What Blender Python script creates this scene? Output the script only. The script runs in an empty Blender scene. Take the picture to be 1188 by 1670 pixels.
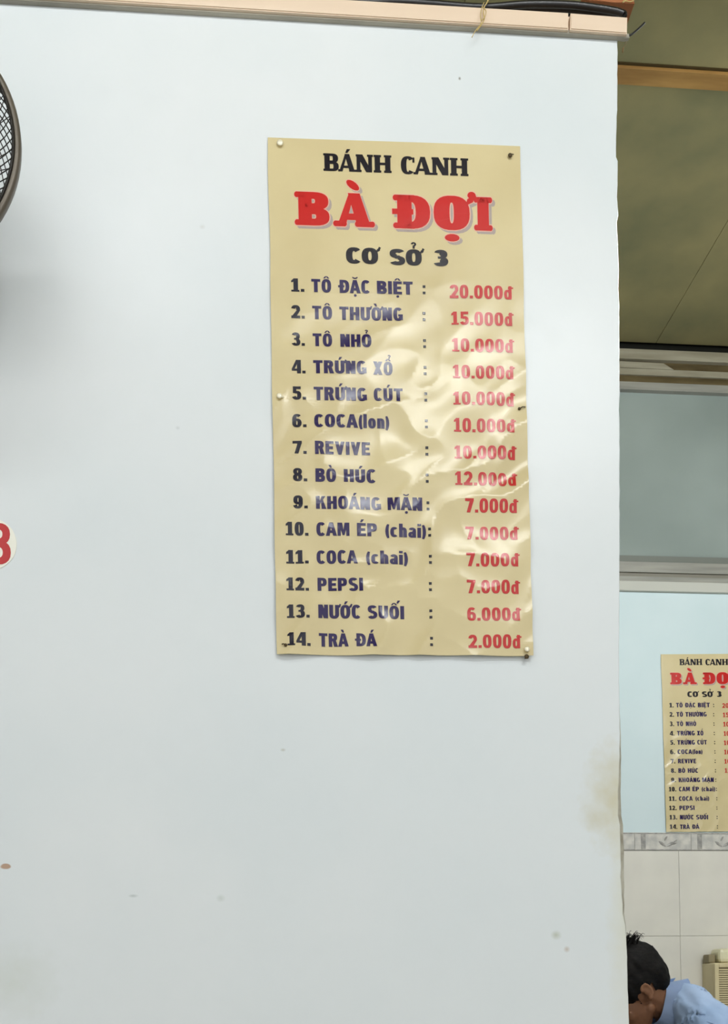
import bpy, bmesh, math, random, unicodedata
from mathutils import Vector, Matrix, noise
random.seed(4)
C = bpy.context.scene.collection
F = 1700.0
YAW, PITCH, ROLL, SHIFT = 0.0823, 0.0313, -0.0088, 721.7
EYE = Vector((0, 0, 1.2))

# ---------------------------------------------------------------- camera
fwd = Vector((math.sin(YAW)*math.cos(PITCH), math.cos(YAW)*math.cos(PITCH), math.sin(PITCH)))
rgt = Vector((math.cos(YAW), -math.sin(YAW), 0)); up_ = rgt.cross(fwd)
c_, s_ = math.cos(ROLL), math.sin(ROLL)
R_, U_ = c_*rgt + s_*up_, -s_*rgt + c_*up_
cd = bpy.data.cameras.new('camera'); cam = bpy.data.objects.new('camera', cd); C.objects.link(cam)
cam.matrix_world = Matrix.Translation(EYE) @ Matrix((R_, U_, -fwd)).transposed().to_4x4()
cd.sensor_fit = 'VERTICAL'; cd.sensor_height = 24.0; cd.sensor_width = 24.0*1188/1670
cd.lens = F/1670*24.0; cd.shift_y = SHIFT/1670; cd.clip_start = 0.02
bpy.context.scene.camera = cam

def ray(px, py):
    return R_*((px-594)/F) + U_*((835+SHIFT-py)/F) + fwd
def at(px, py, Y):
    d = ray(px, py); return EYE + d*(Y/d.y)
def at_z(px, py, Z):
    d = ray(px, py); return EYE + d*((Z-EYE.z)/d.z)

# ---------------------------------------------------------------- world, lamps, exposure
sc = bpy.context.scene
sc.view_settings.view_transform = 'Standard'; sc.view_settings.look = 'None'
sc.view_settings.exposure = 0.40; sc.view_settings.gamma = 1.0
sc.view_settings.use_curve_mapping = False
w = bpy.data.worlds.new('world'); sc.world = w; w.use_nodes = True
w.node_tree.nodes['Background'].inputs[0].default_value = (0.97, 0.99, 1.0, 1)
w.node_tree.nodes['Background'].inputs[1].default_value = 1.1

YW, YB = 1.65, 4.75                       # front face of the partition, back wall
LAMPS = [  # x, y, z, radiant watts of the tube, length along x
    (-0.75, 0.42, 3.25, 14, 1.2),
    (0.9, -0.6, 3.5, 60, 1.2),
    (1.9, 2.45, 3.3, 64, 1.2),
]

# ---------------------------------------------------------------- helpers
def lin(c):
    return tuple(((v/255)/12.92 if v/255 <= .04045 else ((v/255+.055)/1.055)**2.4) for v in c) + (1,)
def mat(name, col, rough=.5, spec=.5, metal=0, coat=0, emit=None):
    m = bpy.data.materials.new(name); m.use_nodes = True
    b = m.node_tree.nodes['Principled BSDF']
    b.inputs['Base Color'].default_value = lin(col); b.inputs['Roughness'].default_value = rough
    b.inputs['Specular IOR Level'].default_value = spec; b.inputs['Metallic'].default_value = metal
    b.inputs['Coat Weight'].default_value = coat
    if emit:
        b.inputs['Emission Color'].default_value = lin(col); b.inputs['Emission Strength'].default_value = emit
    return m
def N(m, t, **k):
    n = m.node_tree.nodes.new(t)
    for a, v in k.items(): setattr(n, a, v)
    return n
def L(m, a, b): m.node_tree.links.new(a, b)
def mottle(m, c1, c2, scale, detail=4, lo=.35, hi=.65, stretch=(1,1,1), bump=0, bscale=None, bdist=.001):
    """two-tone noise colour and an optional fine bump, object coordinates"""
    b = m.node_tree.nodes['Principled BSDF']
    tc = N(m, 'ShaderNodeTexCoord'); mp = N(m, 'ShaderNodeMapping'); mp.inputs['Scale'].default_value = stretch
    nz = N(m, 'ShaderNodeTexNoise'); nz.inputs['Scale'].default_value = scale; nz.inputs['Detail'].default_value = detail
    cr = N(m, 'ShaderNodeValToRGB')
    cr.color_ramp.elements[0].position = lo; cr.color_ramp.elements[0].color = lin(c1)
    cr.color_ramp.elements[1].position = hi; cr.color_ramp.elements[1].color = lin(c2)
    L(m, tc.outputs['Object'], mp.inputs['Vector']); L(m, mp.outputs[0], nz.inputs['Vector'])
    L(m, nz.outputs[0], cr.inputs[0]); L(m, cr.outputs[0], b.inputs['Base Color'])
    if bump:
        n2 = N(m, 'ShaderNodeTexNoise'); n2.inputs['Scale'].default_value = bscale or scale*6
        L(m, mp.outputs[0], n2.inputs['Vector'])
        bp = N(m, 'ShaderNodeBump'); bp.inputs['Strength'].default_value = bump; bp.inputs['Distance'].default_value = bdist
        L(m, n2.outputs[0], bp.inputs['Height']); L(m, bp.outputs[0], b.inputs['Normal'])
    return cr, tc
def link(name, me, m=None, parent=None, loc=None):
    o = bpy.data.objects.new(name, me); C.objects.link(o)
    if m: me.materials.append(m)
    if parent: o.parent = parent
    if loc is not None: o.location = loc
    return o
def tag(o, label, cat=None, group=None):
    o['label'] = label
    if cat: o['category'] = cat
    if group: o['group'] = group
    return o
def struct(o): o['kind'] = 'structure'; return o
def empty(name, loc=(0,0,0)):
    o = bpy.data.objects.new(name, None); C.objects.link(o); o.location = loc; o.empty_display_size = .05; return o
def bm_obj(name, bm, m=None, parent=None, loc=None, smooth=False, org=None):
    if org is not None:
        bmesh.ops.translate(bm, verts=bm.verts, vec=-Vector(org))
    bmesh.ops.recalc_face_normals(bm, faces=bm.faces)
    me = bpy.data.meshes.new(name); bm.to_mesh(me); bm.free()
    if smooth:
        for p in me.polygons: p.use_smooth = True
    return link(name, me, m, parent, loc)
def box(bm, lo, hi, bev=0):
    r = bmesh.ops.create_cube(bm, size=1)
    lo, hi = Vector(lo), Vector(hi); c, s = (lo+hi)/2, hi-lo
    for v in r['verts']: v.co = Vector((v.co.x*s.x, v.co.y*s.y, v.co.z*s.z)) + c
    if bev:
        es = list({e for v in r['verts'] for e in v.link_edges})
        bmesh.ops.bevel(bm, geom=es, offset=bev, segments=2, affect='EDGES', profile=.5)
def prism(bm, front, dy, bev=0):
    """polygon of world points (given on a plane Y=const) extruded by dy away from the viewer"""
    a = [bm.verts.new(p) for p in front]; b = [bm.verts.new(p+Vector((0, dy, 0))) for p in front]
    n = len(a); fs = [bm.faces.new(a), bm.faces.new(b[::-1])]
    for i in range(n): fs.append(bm.faces.new((a[i], b[i], b[(i+1) % n], a[(i+1) % n])))
    if bev:
        es = [e for e in bm.edges if e.verts[0] in a and e.verts[1] in a]
        bmesh.ops.bevel(bm, geom=es, offset=bev, segments=2, affect='EDGES')
def tube(bm, pts, r, n=8, cap=True):
    pts = [Vector(p) for p in pts]; rings = []
    rr = r if isinstance(r, (list, tuple)) else [r]*len(pts)
    t0 = (pts[1]-pts[0]).normalized(); u = t0.orthogonal().normalized()
    for i, p in enumerate(pts):
        t = (pts[min(i+1, len(pts)-1)]-pts[max(i-1, 0)]).normalized()
        u = (u - t*u.dot(t)).normalized(); v = t.cross(u)
        rings.append([bm.verts.new(p+(u*math.cos(2*math.pi*k/n)+v*math.sin(2*math.pi*k/n))*rr[i]) for k in range(n)])
    for a, b in zip(rings, rings[1:]):
        for k in range(n): bm.faces.new((a[k], a[(k+1) % n], b[(k+1) % n], b[k]))
    if cap: bm.faces.new(rings[0][::-1]); bm.faces.new(rings[-1])
def smooth_path(pts, k=6):
    pts = [Vector(p) for p in pts]; q = [pts[0]]+pts+[pts[-1]]; out = []
    for i in range(1, len(q)-2):
        for j in range(k):
            t = j/k; a, b, c, d = q[i-1:i+3]
            out.append(.5*((2*b)+(c-a)*t+(2*a-5*b+4*c-d)*t*t+(3*b-a-3*c+d)*t**3))
    return out+[pts[-1]]
def lathe(bm, prof, n=48, axis='Y', org=(0,0,0)):
    """profile of (radius, distance along axis)"""
    o = Vector(org); rings = []
    for r, d in prof:
        ring = []
        for k in range(n):
            a = 2*math.pi*k/n; ca, sa = r*math.cos(a), r*math.sin(a)
            ring.append(bm.verts.new(o + (Vector((ca, d, sa)) if axis == 'Y' else Vector((ca, sa, d)))))
        rings.append(ring)
    for a, b in zip(rings, rings[1:]):
        for k in range(n): bm.faces.new((a[k], a[(k+1) % n], b[(k+1) % n], b[k]))
    return rings
def ellipsoid(bm, c, r, rot=None, seg=20):
    q = bmesh.ops.create_uvsphere(bm, u_segments=seg, v_segments=seg//2+2, radius=1)
    for v in q['verts']:
        p = Vector((v.co.x*r[0], v.co.y*r[1], v.co.z*r[2]))
        v.co = (rot @ p if rot else p) + Vector(c)
def capsule(bm, a, b, ra, rb, flat=None):
    a, b = Vector(a), Vector(b); n = 12
    pts, rr = [], []; d = (b-a).normalized()
    for k in range(5): t = math.pi/2*(k+.15)/5.15; pts.append(a-d*ra*math.cos(t)); rr.append(ra*math.sin(t))
    pts.append(a); rr.append(ra); pts.append(b); rr.append(rb)
    for k in range(4, -1, -1): t = math.pi/2*(k+.15)/5.15; pts.append(b+d*rb*math.cos(t)); rr.append(rb*math.sin(t))
    tube(bm, pts, rr, n)
def remesh(o, vox, it=6, fac=.5, noise_amp=0):
    md = o.modifiers.new('r', 'REMESH'); md.mode = 'VOXEL'; md.voxel_size = vox; md.use_smooth_shade = True
    ms = o.modifiers.new('s', 'SMOOTH'); ms.iterations = it; ms.factor = fac
    dg = bpy.context.evaluated_depsgraph_get(); me = bpy.data.meshes.new_from_object(o.evaluated_get(dg))
    mt = o.data.materials[0] if o.data.materials else None
    o.modifiers.clear(); o.data = me
    if mt and not me.materials: me.materials.append(mt)
    for p in me.polygons: p.use_smooth = True
    return o

# ---------------------------------------------------------------- materials
# partition wall: semi-gloss pale blue-white paint with scuffs and a yellowed patch near its end
M_wall = mat('wall_paint', (226, 230, 230), .32, .35)
cr, tc = mottle(M_wall, (217, 223, 224), (226, 229, 229), 2.2, 5, .3, .7, bump=.25, bscale=14, bdist=.006)
def add_spots(m, cr, tc, spots):
    """small stains of fixed place and size: (x, z, radius, softness, colour, strength)"""
    b = m.node_tree.nodes['Principled BSDF']; cur = cr.outputs[0]
    nz = N(m, 'ShaderNodeTexNoise'); nz.inputs['Scale'].default_value = 40; nz.inputs['Detail'].default_value = 4
    L(m, tc.outputs['Object'], nz.inputs['Vector'])
    for x, z, rx, rz, soft, col, st, nscale in spots:
        mp = N(m, 'ShaderNodeMapping'); mp.vector_type = 'POINT'
        mp.inputs['Location'].default_value = (-x/rx, 0, -z/rz); mp.inputs['Scale'].default_value = (1/rx, 0, 1/rz)
        L(m, tc.outputs['Object'], mp.inputs['Vector'])
        ln = N(m, 'ShaderNodeVectorMath', operation='LENGTH'); L(m, mp.outputs[0], ln.inputs[0])
        ad = N(m, 'ShaderNodeMath', operation='MULTIPLY_ADD'); ad.inputs[1].default_value = nscale; L(m, nz.outputs[0], ad.inputs[0]); L(m, ln.outputs['Value'], ad.inputs[2])
        mr = N(m, 'ShaderNodeMapRange'); mr.inputs['From Min'].default_value = 1+nscale*.5; mr.inputs['From Max'].default_value = 1+nscale*.5-soft
        mr.inputs['To Max'].default_value = st; L(m, ad.outputs[0], mr.inputs[0])
        mx = N(m, 'ShaderNodeMix', data_type='RGBA'); L(m, mr.outputs[0], mx.inputs[0]); L(m, cur, mx.inputs[6]); mx.inputs[7].default_value = lin(col)
        cur = mx.outputs[2]
    L(m, cur, b.inputs['Base Color'])
def sp(px, py, rpx, rpy, soft, col, st, ns=0):
    p = at(px, py, YW); return (p.x, p.z, rpx/1030, rpy/1030, soft, col, st, ns)
add_spots(M_wall, cr, tc, [
    sp(750, 128, 2.6, 3.4, .8, (110, 105, 90), .8, .5),
    sp(10, 1413, 9, 5, .3, (176, 140, 110), .9, 1.2),
    sp(462, 1223, 5, 3, .8, (180, 180, 165), .6, .6),
    sp(217, 1461, 9, 3, .8, (175, 183, 180), .6, .6),
    sp(907, 1525, 10, 9, .9, (186, 192, 176), .8, .8),
    sp(925, 1548, 6, 6, .9, (194, 186, 176), .9, .5),
    sp(360, 1465, 8, 7, .9, (190, 198, 190), .5, .6),
    sp(1005, 1300, 62, 110, 1.0, (200, 192, 158), .8, .9),
    sp(968, 1335, 30, 26, .9, (196, 190, 160), .35, 1.0),
    sp(1020, 1500, 34, 260, 1.0, (214, 211, 188), .6, .9),
    sp(330, 370, 6, 5, 1, (180, 178, 168), .3, .6),
    sp(290, 698, 5, 4, 1, (180, 185, 185), .5, .6),
    sp(20, 1600, 90, 70, 1, (204, 208, 198), .5, 1.0),
])
M_edge = mat('wall_edge', (176, 170, 152), .6, .3); mottle(M_edge, (150, 144, 128), (196, 192, 176), 30, 5)
M_cream = mat('trim_wood', (240, 218, 192), .5, .35); mottle(M_cream, (224, 200, 174), (234, 212, 188), 3, 4, stretch=(.4, 1, 4))
M_strip = mat('trim_strip', (168, 162, 148), .45, .4); mottle(M_strip, (146, 142, 130), (186, 180, 164), 9, 5, stretch=(.6, 1, 5))
M_black = mat('cable_black', (24, 22, 22), .35, .5)
M_string = mat('string', (196, 172, 112), .8, .2)
M_ceil = mat('ceiling_sheet', (150, 144, 106), .8, .2)
mottle(M_ceil, (126, 123, 90), (158, 147, 104), 3.0, 7, .3, .7, bump=.3, bscale=18, bdist=.004)
M_gap = mat('ceiling_backing', (60, 55, 42), .9, .1)
M_darkgap = mat('dark_gap', (70, 58, 34), .8, .1)  # dark tone standing in for the shaded gap beside a batten
M_batten = mat('batten_wood', (176, 128, 76), .6, .3); mottle(M_batten, (146, 108, 58), (176, 136, 76), 7, 6, stretch=(.5, 3, 1))
M_back = mat('back_wall_paint', (206, 226, 228), .45, .3); mottle(M_back, (204, 222, 224), (213, 228, 230), 2, 4, .35, .65)
M_plain = mat('side_wall_paint', (212, 218, 214), .6, .3); mottle(M_plain, (202, 208, 206), (218, 222, 220), 1.5, 4)
M_tile = mat('wall_tile', (220, 216, 204), .18, .5); mottle(M_tile, (224, 220, 209), (232, 228, 216), 5, 3)
M_btile = mat('border_tile', (206, 203, 194), .25, .5); mottle(M_btile, (186, 184, 178), (216, 212, 202), 26, 5)
M_motif = mat('border_motif', (160, 157, 150), .3, .5); mottle(M_motif, (140, 138, 134), (176, 172, 164), 60, 4)
M_grout = mat('grout', (196, 192, 180), .8, .2)
M_floor = mat('floor_tile', (170, 164, 152), .3, .5); mottle(M_floor, (150, 145, 135), (180, 174, 162), 3, 5)
M_alu = mat('window_frame', (178, 174, 158), .4, .5); mottle(M_alu, (142, 136, 116), (166, 160, 140), 7, 5, stretch=(.5, 1, 4))
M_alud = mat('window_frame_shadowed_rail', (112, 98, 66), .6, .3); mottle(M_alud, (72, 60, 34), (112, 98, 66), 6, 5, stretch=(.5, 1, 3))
M_alug = mat('window_frame_grey', (176, 176, 168), .4, .5); mottle(M_alug, (138, 138, 130), (164, 162, 152), 7, 5, stretch=(.4, 1, 5))
M_dark = mat('window_gasket', (28, 28, 22), .7, .2)
M_glass = mat('frosted_glass', (170, 182, 178), .35, .5); mottle(M_glass, (148, 160, 154), (166, 178, 172), 1.6, 3)
b_ = M_glass.node_tree.nodes['Principled BSDF']; b_.inputs['Transmission Weight'].default_value = .15
M_nail = mat('nail_steel', (190, 182, 160), .3, .6, .9)
M_nailb = mat('nail_brass', (240, 232, 205), .35, .6, .2)
M_rust = mat('nail_rusty', (84, 70, 48), .6, .4, .5)

# ---------------------------------------------------------------- room shell
XL, XR, YF = -3.2, 4.2, -3.2
ZC = at(1100, 561, YB).z
def slab_struct(name, lo, hi, m, bev=0):
    bm = bmesh.new(); box(bm, lo, hi, bev); return struct(bm_obj(name, bm, m))
slab_struct('floor', (XL-.1, YF, -.1), (XR+.1, YB+.12, 0), M_floor)
slab_struct('wall_left', (XL-.1, YF, 0), (XL, YB+.12, ZC+.1), M_plain)
slab_struct('wall_right', (XR, YF, 0), (XR+.1, YB+.12, ZC+.1), M_plain)

# back wall: the painted part under the window and the piers beside it; window spans px 900..1560 at the back
wx0, wx1 = at(900, 900, YB).x, at(1560, 900, YB).x
sill_z = at(1100, 967, YB).z; border_z1 = at(1105, 1358.5, YB).z; border_z0 = at(1105, 1388, YB).z
bm = bmesh.new()
box(bm, (XL, YB, 0), (XR, YB+.12, sill_z)); box(bm, (XL, YB, sill_z), (wx0, YB+.12, ZC)); box(bm, (wx1, YB, sill_z), (XR, YB+.12, ZC))
back = struct(bm_obj('wall_back', bm, M_back))

# tiled dado: border row and plain tiles, each tile a piece of the back wall
bm = bmesh.new(); box(bm, (XL, YB-.006, 0), (XR, YB-.0005, border_z1))
tb = bm_obj('tile_bed', bm, M_grout, back)
TW = .272; tx0 = at(1126, 1388, YB).x - TW*6
def tile_mesh(wd, h, d, bev=.0009):
    bm = bmesh.new(); box(bm, (.0006, -d, .0006), (wd-.0006, 0, h-.0006), bev)
    me = bpy.data.meshes.new('tile'); bm.to_mesh(me); bm.free(); return me
tp0 = at(1107, 1450, YB).x - TW*6
me_plain = tile_mesh(TW, .40, .006); me_plain.materials.append(M_tile)
for i in range(14):
    for j in range(5):
        zz = border_z0-.40*(j+1)
        if zz < -.35: continue
        if zz < 0:
            hh = border_z0-.40*j
            o = link('tile', bpy.data.meshes.get('tile_low') or (lambda m: (setattr(m, 'name', 'tile_low'), m.materials.append(M_tile), m)[2])(tile_mesh(TW, hh, .006)), None, back, (tp0+TW*i, YB-.006, 0))
        else:
            o = link('tile', me_plain, None, back, (tp0+TW*i, YB-.006, zz))
bh = border_z1-border_z0
me_bord = tile_mesh(TW, bh, .010); me_bord.materials.append(M_btile)
# relief on a border tile: a raised block near one end, a leaf sprig in the middle, two fine rails
bm = bmesh.new()
def leaf(bm, cx, cz, ln, wd, ang, d=.0035):
    n = 10; top, bot = [], []
    ca, sa = math.cos(ang), math.sin(ang); P = []
    for k in range(n+1):
        t = k/n; P.append((ln*t, wd*math.sin(math.pi*t)**.8))
    for k in range(n-1, 0, -1):
        t = k/n; P.append((ln*t, -wd*math.sin(math.pi*t)**.8))
    vs = [bm.verts.new((cx+x*ca-z*sa, 0, cz+x*sa+z*ca)) for x, z in P]
    c = bm.verts.new((cx+ln*.5*ca, -d, cz+ln*.5*sa))
    for k in range(len(vs)): bm.faces.new((vs[k], vs[(k+1) % len(vs)], c))
y_ = -.0102
box(bm, (.030, y_-.002, .008), (.052, y_+.001, bh-.008), .0008)
for cx, cz, ln, wd, a in ((.150, .018, .05, .007, .5), (.150, .018, .045, .007, 2.5), (.158, .030, .05, .006, .15), (.205, .052, .03, .005, -2.4), (.142, .045, .028, .005, 1.0)):
    leaf(bm, cx, cz, ln, wd, a)
for v in bm.verts:
    if v.co.y > -.006: v.co.y = y_ - (.0 if abs(v.co.y) < 1e-6 else -v.co.y)
box(bm, (.002, y_-.0015, bh-.007), (TW-.002, y_+.001, bh-.003)); box(bm, (.002, y_-.0015, .003), (TW-.002, y_+.001, .006))
me_mot = bpy.data.meshes.new('relief'); bmesh.ops.recalc_face_normals(bm, faces=bm.faces); bm.to_mesh(me_mot); bm.free(); me_mot.materials.append(M_motif)
for i in range(14):
    b = link('border_tile', me_bord, None, back, (tx0+TW*i, YB-.006, border_z0))
    o = link('relief', me_mot, None, b)

# ceiling: backing, sheets, timber battens over the joints
slab_struct('ceiling', (XL-.1, YF, ZC+.03), (XR+.1, YB+.12, ZC+.12), M_gap)
ceil = bpy.data.objects['ceiling']
yb0 = at_z(1100, 112, ZC-.012).y; yb1 = at_z(1100, 146, ZC-.012).y; yj = (yb0+yb1)/2
xj = at_z(1150, 424, ZC).x
me_s = bpy.data.meshes.new('ceiling_panel'); bm = bmesh.new(); box(bm, (.001, .001, 0), (1.219, 2.439, .012), .0006); bm.to_mesh(me_s); bm.free(); me_s.materials.append(M_ceil)
ys = yj-2.44*2
for i in range(-3, 4):
    for j in range(5):
        x0 = xj+1.22*i; y0 = ys+2.44*j
        if x0 > XR-.1 or x0+1.22 < XL or y0 > YB-.05 : continue
        if x0+1.22 > XR or y0+2.44 > YB or x0 < XL or y0 < YF:
            bm = bmesh.new(); box(bm, (max(x0, XL)+.001, max(y0, YF)+.001, ZC), (min(x0+1.22, XR)-.001, min(y0+2.44, YB)-.001, ZC+.012), .0006)
            bm_obj('ceiling_panel', bm, M_ceil, ceil)
        else: link('ceiling_panel', me_s, None, ceil, (x0, y0, ZC))
for j in range(5):
    y0 = ys+2.44*j
    if y0 > YB-.1: continue
    hw = (yb1-yb0)/2*.80
    bm = bmesh.new()
    xs = [XL, xj-1.1, xj+.17, xj+1.35, XR]
    for a, b in zip(xs, xs[1:]): box(bm, (a+.0015, y0-hw, ZC-.014), (b-.0015, y0+hw, ZC-.0005), .001)
    t = struct(bm_obj('trim_%d' % (j+2), bm, M_batten))
    bm = bmesh.new(); box(bm, (XL, y0-hw-.009, ZC-.004), (XR, y0-hw+.001, ZC-.0004)); bm_obj('dark_gap_strip', bm, M_darkgap, t)  # thin dark strip added in place of an open gap along the batten
# window
win = struct(empty('window_1', (at(1230, 967, YB).x, YB, sill_z)))
def rail(name, yl0, yl1, slope_px, m, y0, dy, bev=.001, lab=None):
    """a rail whose lower and upper edges pass photo rows yl0..yl1 at column 1012"""
    za = at(1100, yl0+slope_px, YB).z; zb = at(1100, yl1+slope_px, YB).z
    bm = bmesh.new(); box(bm, (wx0, y0, zb), (wx1, y0+dy, za), bev)
    bmesh.ops.translate(bm, verts=bm.verts, vec=-win.location)
    return bm_obj(name, bm, m, win)
s1, s2 = 5.2, 3.2
rail('gasket', 548, 569.5, s1, M_dark, YB+.04, .05)
rail('head_rail', 569, 585, s1, M_alu, YB-.012, .07)
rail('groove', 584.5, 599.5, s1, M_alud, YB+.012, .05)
bm = bmesh.new(); prism(bm, [at(1000, 588, YB), at(1083, 592.5, YB), at(1100, 603, YB), at(1000, 598.5, YB)], .03, .001); bm_obj('filler_strip', bm, M_alu, win, org=win.location)
rail('upper_sash_rail', 599, 609, s1, M_alu, YB-.004, .05)
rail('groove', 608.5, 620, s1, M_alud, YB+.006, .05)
rail('glazing_bead', 619.5, 632, s1, M_alug, YB+.002, .05)
rail('glass_pane', 631, 903, s1, M_glass, YB+.03, .006, 0)
rail('lower_bead', 902, 912, s2, mat('bead_grey', (120, 124, 116), .5), YB+.016, .03)
rail('gasket', 911.5, 915.5, s2, M_dark, YB+.02, .03)
rail('lower_sash_rail', 915, 932, s2, M_alug, YB-.006, .06)
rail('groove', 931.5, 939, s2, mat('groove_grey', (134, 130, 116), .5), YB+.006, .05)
rail('sill_lip', 938.5, 948, s2, M_alug, YB-.004, .05)
o = rail('sill', 948, 964, s2, mat('sill_mortar', (196, 196, 186), .7), YB-.02, .13, .004)
for i in range(5):    # mullions between the sliding panes, out of the picture's strip
    x = wx0+(wx1-wx0)*i/4
    if i in (0, 4) or i == 2 or i == 1:
        if i == 1: continue
        za = at(1100, 560+s1, YB).z
        bm = bmesh.new(); box(bm, (x-.025, YB-.002, sill_z+.05), (x+.025, YB+.05, za), .002)
        bmesh.ops.translate(bm, verts=bm.verts, vec=-win.location); bm_obj('mullion', bm, M_alug, win)

# ---------------------------------------------------------------- partition wall (the big white one)
edge_px = [(1008, 62), (1008, 120), (1007.5, 190), (1005.5, 222), (1006, 255), (1008.5, 262), (1008, 300), (1007, 320), (1009.5, 350), (1006.5, 362), (1008, 385),
           (1009.5, 420), (1010.5, 440), (1009, 470), (1010.5, 488), (1011, 560), (1011.5, 640), (1010.5, 668), (1011.5, 720), (1011.5, 800), (1011.5, 900),
           (1011, 1000), (1010.5, 1060), (1010.5, 1110), (1011.5, 1160), (1012, 1220), (1009.5, 1290), (1009, 1330), (1012, 1345), (1012.5, 1368), (1013, 1400),
           (1013.5, 1430), (1015, 1460), (1017.5, 1490), (1020.5, 1510), (1022.5, 1532), (1023.5, 1560), (1024.5, 1600), (1026, 1640), (1027, 1680)]
E1 = [at(x, y, YW) for x, y in edge_px]
ztop = at(1000, 61, YW).z
E1[0].z = ztop
E1 = E1 + [Vector((E1[-1].x, YW, 0))]
def strip_w(z):    # how far the rough plaster return stands out beyond the painted edge
    y0, y1 = at(1015, 1120, YW).z, at(1015, 1340, YW).z
    y2, y3 = at(1015, 1430, YW).z, at(1015, 1530, YW).z
    if z > y0: return .0008
    if z > y1: return .0008+.0062*(y0-z)/(y0-y1)
    if z > y2: return .0070
    if z > y3: return .0070-.0055*(y2-z)/(y2-y3)
    return .0012
bm = bmesh.new()
BX, BT = -3.2, .10
zt = ztop
rows = []
fine = []
for a, b in zip(E1, E1[1:]):
    n = max(1, int((a.z-b.z)/.012))
    if b.z < .9: n = 8
    for k in range(n):
        t = k/n; p = a.lerp(b, t); j = noise.noise(Vector((0, 3, p.z*55)))*.0009 + noise.noise(Vector((7, 3, p.z*160)))*.0005
        fine.append(Vector((p.x+j, YW, p.z)))
fine.append(E1[-1])
L0 = []
for p in fine:
    w_ = strip_w(p.z)
    j = noise.noise(Vector((9, 1, p.z*70)))*.0012 if w_ > .003 else 0
    rows.append([bm.verts.new((BX, YW, p.z)), bm.verts.new((p.x-.06, YW, p.z)), bm.verts.new((p.x-.0015, YW, p.z)), bm.verts.new((p.x, YW+.0012, p.z)),
                 bm.verts.new((p.x+w_+j, YW+.006, p.z)), bm.verts.new((p.x+w_+j-.001, YW+BT, p.z)), bm.verts.new((BX, YW+BT, p.z))])
for r0, r1 in zip(rows, rows[1:]):
    for k in range(6):
        f = bm.faces.new((r0[k], r0[k+1], r1[k+1], r1[k])); f.material_index = 1 if k == 3 else 0
        f.smooth = k == 2
for r in (rows[0], rows[-1]): bm.faces.new(r)
pw = struct(bm_obj('wall_partition', bm, M_wall)); pw.data.materials.append(M_edge)

# capping board, in two lengths with an open joint, and the thin strip under it
trim = struct(empty('trim_1', (0, YW-.012, ztop)))
def tprism(name, px, m, Y, dy, bev=0, parent=trim):
    bm = bmesh.new(); prism(bm, [at(x, y, Y) for x, y in px], dy, bev)
    return bm_obj(name, bm, m, parent, org=parent.location)
YT = YW-.014
tprism('board', [(-900, -88), (927.5, 20), (927.8, 47.3), (-900, -65)], M_cream, YT, .0135, .0015)
tprism('board', [(931.5, 20.5), (1024, 27.5), (1023.5, 54.5), (930.5, 47.5)], M_cream, YT, .0135, .0015)
tprism('edge_strip', [(-900, -64.5), (1026.5, 54), (1027.5, 60.5), (1019, 61.5), (1008, 59.5), (-900, -55)], M_strip, YT+.006, .0075, .001)
tprism('cap_board', [(-900, -84), (1006, 31), (1007, 59), (-900, -56)], M_cream, YT+.0145, .110, .001)

# ---------------------------------------------------------------- cables, string, wire ends
def px_path(pts, Y): return [at(p[0], p[1], Y if len(p) < 3 else p[2]) for p in pts]
lane = [(-300, -60), (100, -27), (330, -4), (450, 4), (560, 6), (640, 3), (700, 6), (785, 12), (860, 7), (930, 8), (980, 14), (1003, 18)]
names = ['black cable at the front of the bundle on the capping board', 'second black cable from the front, pressed against the front one', 'black cable in the middle of the bundle above the capping board',
         'fourth black cable back in the bundle above the capping board', 'rearmost black cable of the bundle, beside the rough timber']
cr_ = [.0056, .0060, .0048, .0052, .0046]; Yc = 1.6505; zo = [0, 4.5, 7.5, 11, 13]
for i in range(5):
    if i: Yc += cr_[i-1]+cr_[i]+.0008
    bm = bmesh.new()
    pts = []
    for k, (x, y) in enumerate(lane):
        pts.append(at(x, y-zo[i]*(1 if i < 2 else .9)-(2.5*math.sin(k*1.7+i) if i > 1 else 0), 1.6505)+Vector((0, Yc-1.6505, 0)))
    q = pts[-1]
    for a in (35, 75, 100): pts.append(Vector((q.x+.016*math.sin(math.radians(a))*(1-i*.12), q.y, q.z-.002*a/35-.0)))
    P = smooth_path(pts, 5); tube(bm, P, cr_[i], 10)
    o = bm_obj('cable', bm, M_black, None, loc=P[0], smooth=True, org=P[0])
    tag(o, names[i], 'cable', 'black cables along the top of the partition')
bm = bmesh.new()
tube(bm, smooth_path(px_path([(800, -14), (796, 2), (791, 10), (789, 20), (790, 32), (783, 44), (778, 50)], 1.630), 4), .0009, 6)
tube(bm, smooth_path(px_path([(790, 4), (786, 14), (784, 26), (785, 38), (776, 50), (770, 61)], 1.629), 4), .0007, 6)
tube(bm, smooth_path(px_path([(788, 12), (793, 18), (791, 28), (785, 34)], 1.628), 4), .0007, 6)
tube(bm, smooth_path([at(796, 2, 1.632), at(800, -3, 1.65), at(800, -10, 1.69), at(796, -12, 1.71)], 4), .0009, 6)
p0 = at(796, 2, 1.63)
tag(bm_obj('string', bm, M_string, None, loc=p0, smooth=True, org=p0), 'frayed tan string tied around the black cables, its loose ends hanging over the board', 'string')
p0 = at(1019, 62, 1.66)
bm = bmesh.new(); tube(bm, smooth_path(px_path([(1012, 62, 1.662), (1027, 58), (1037, 51), (1046, 43), (1052, 37)], 1.655), 4), .0016, 8)
tag(bm_obj('wire', bm, M_black, None, loc=p0, smooth=True, org=p0), 'short black wire end sticking out beyond the right end of the capping board', 'wire')
p0 = at(1021, 62, 1.66)
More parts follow.
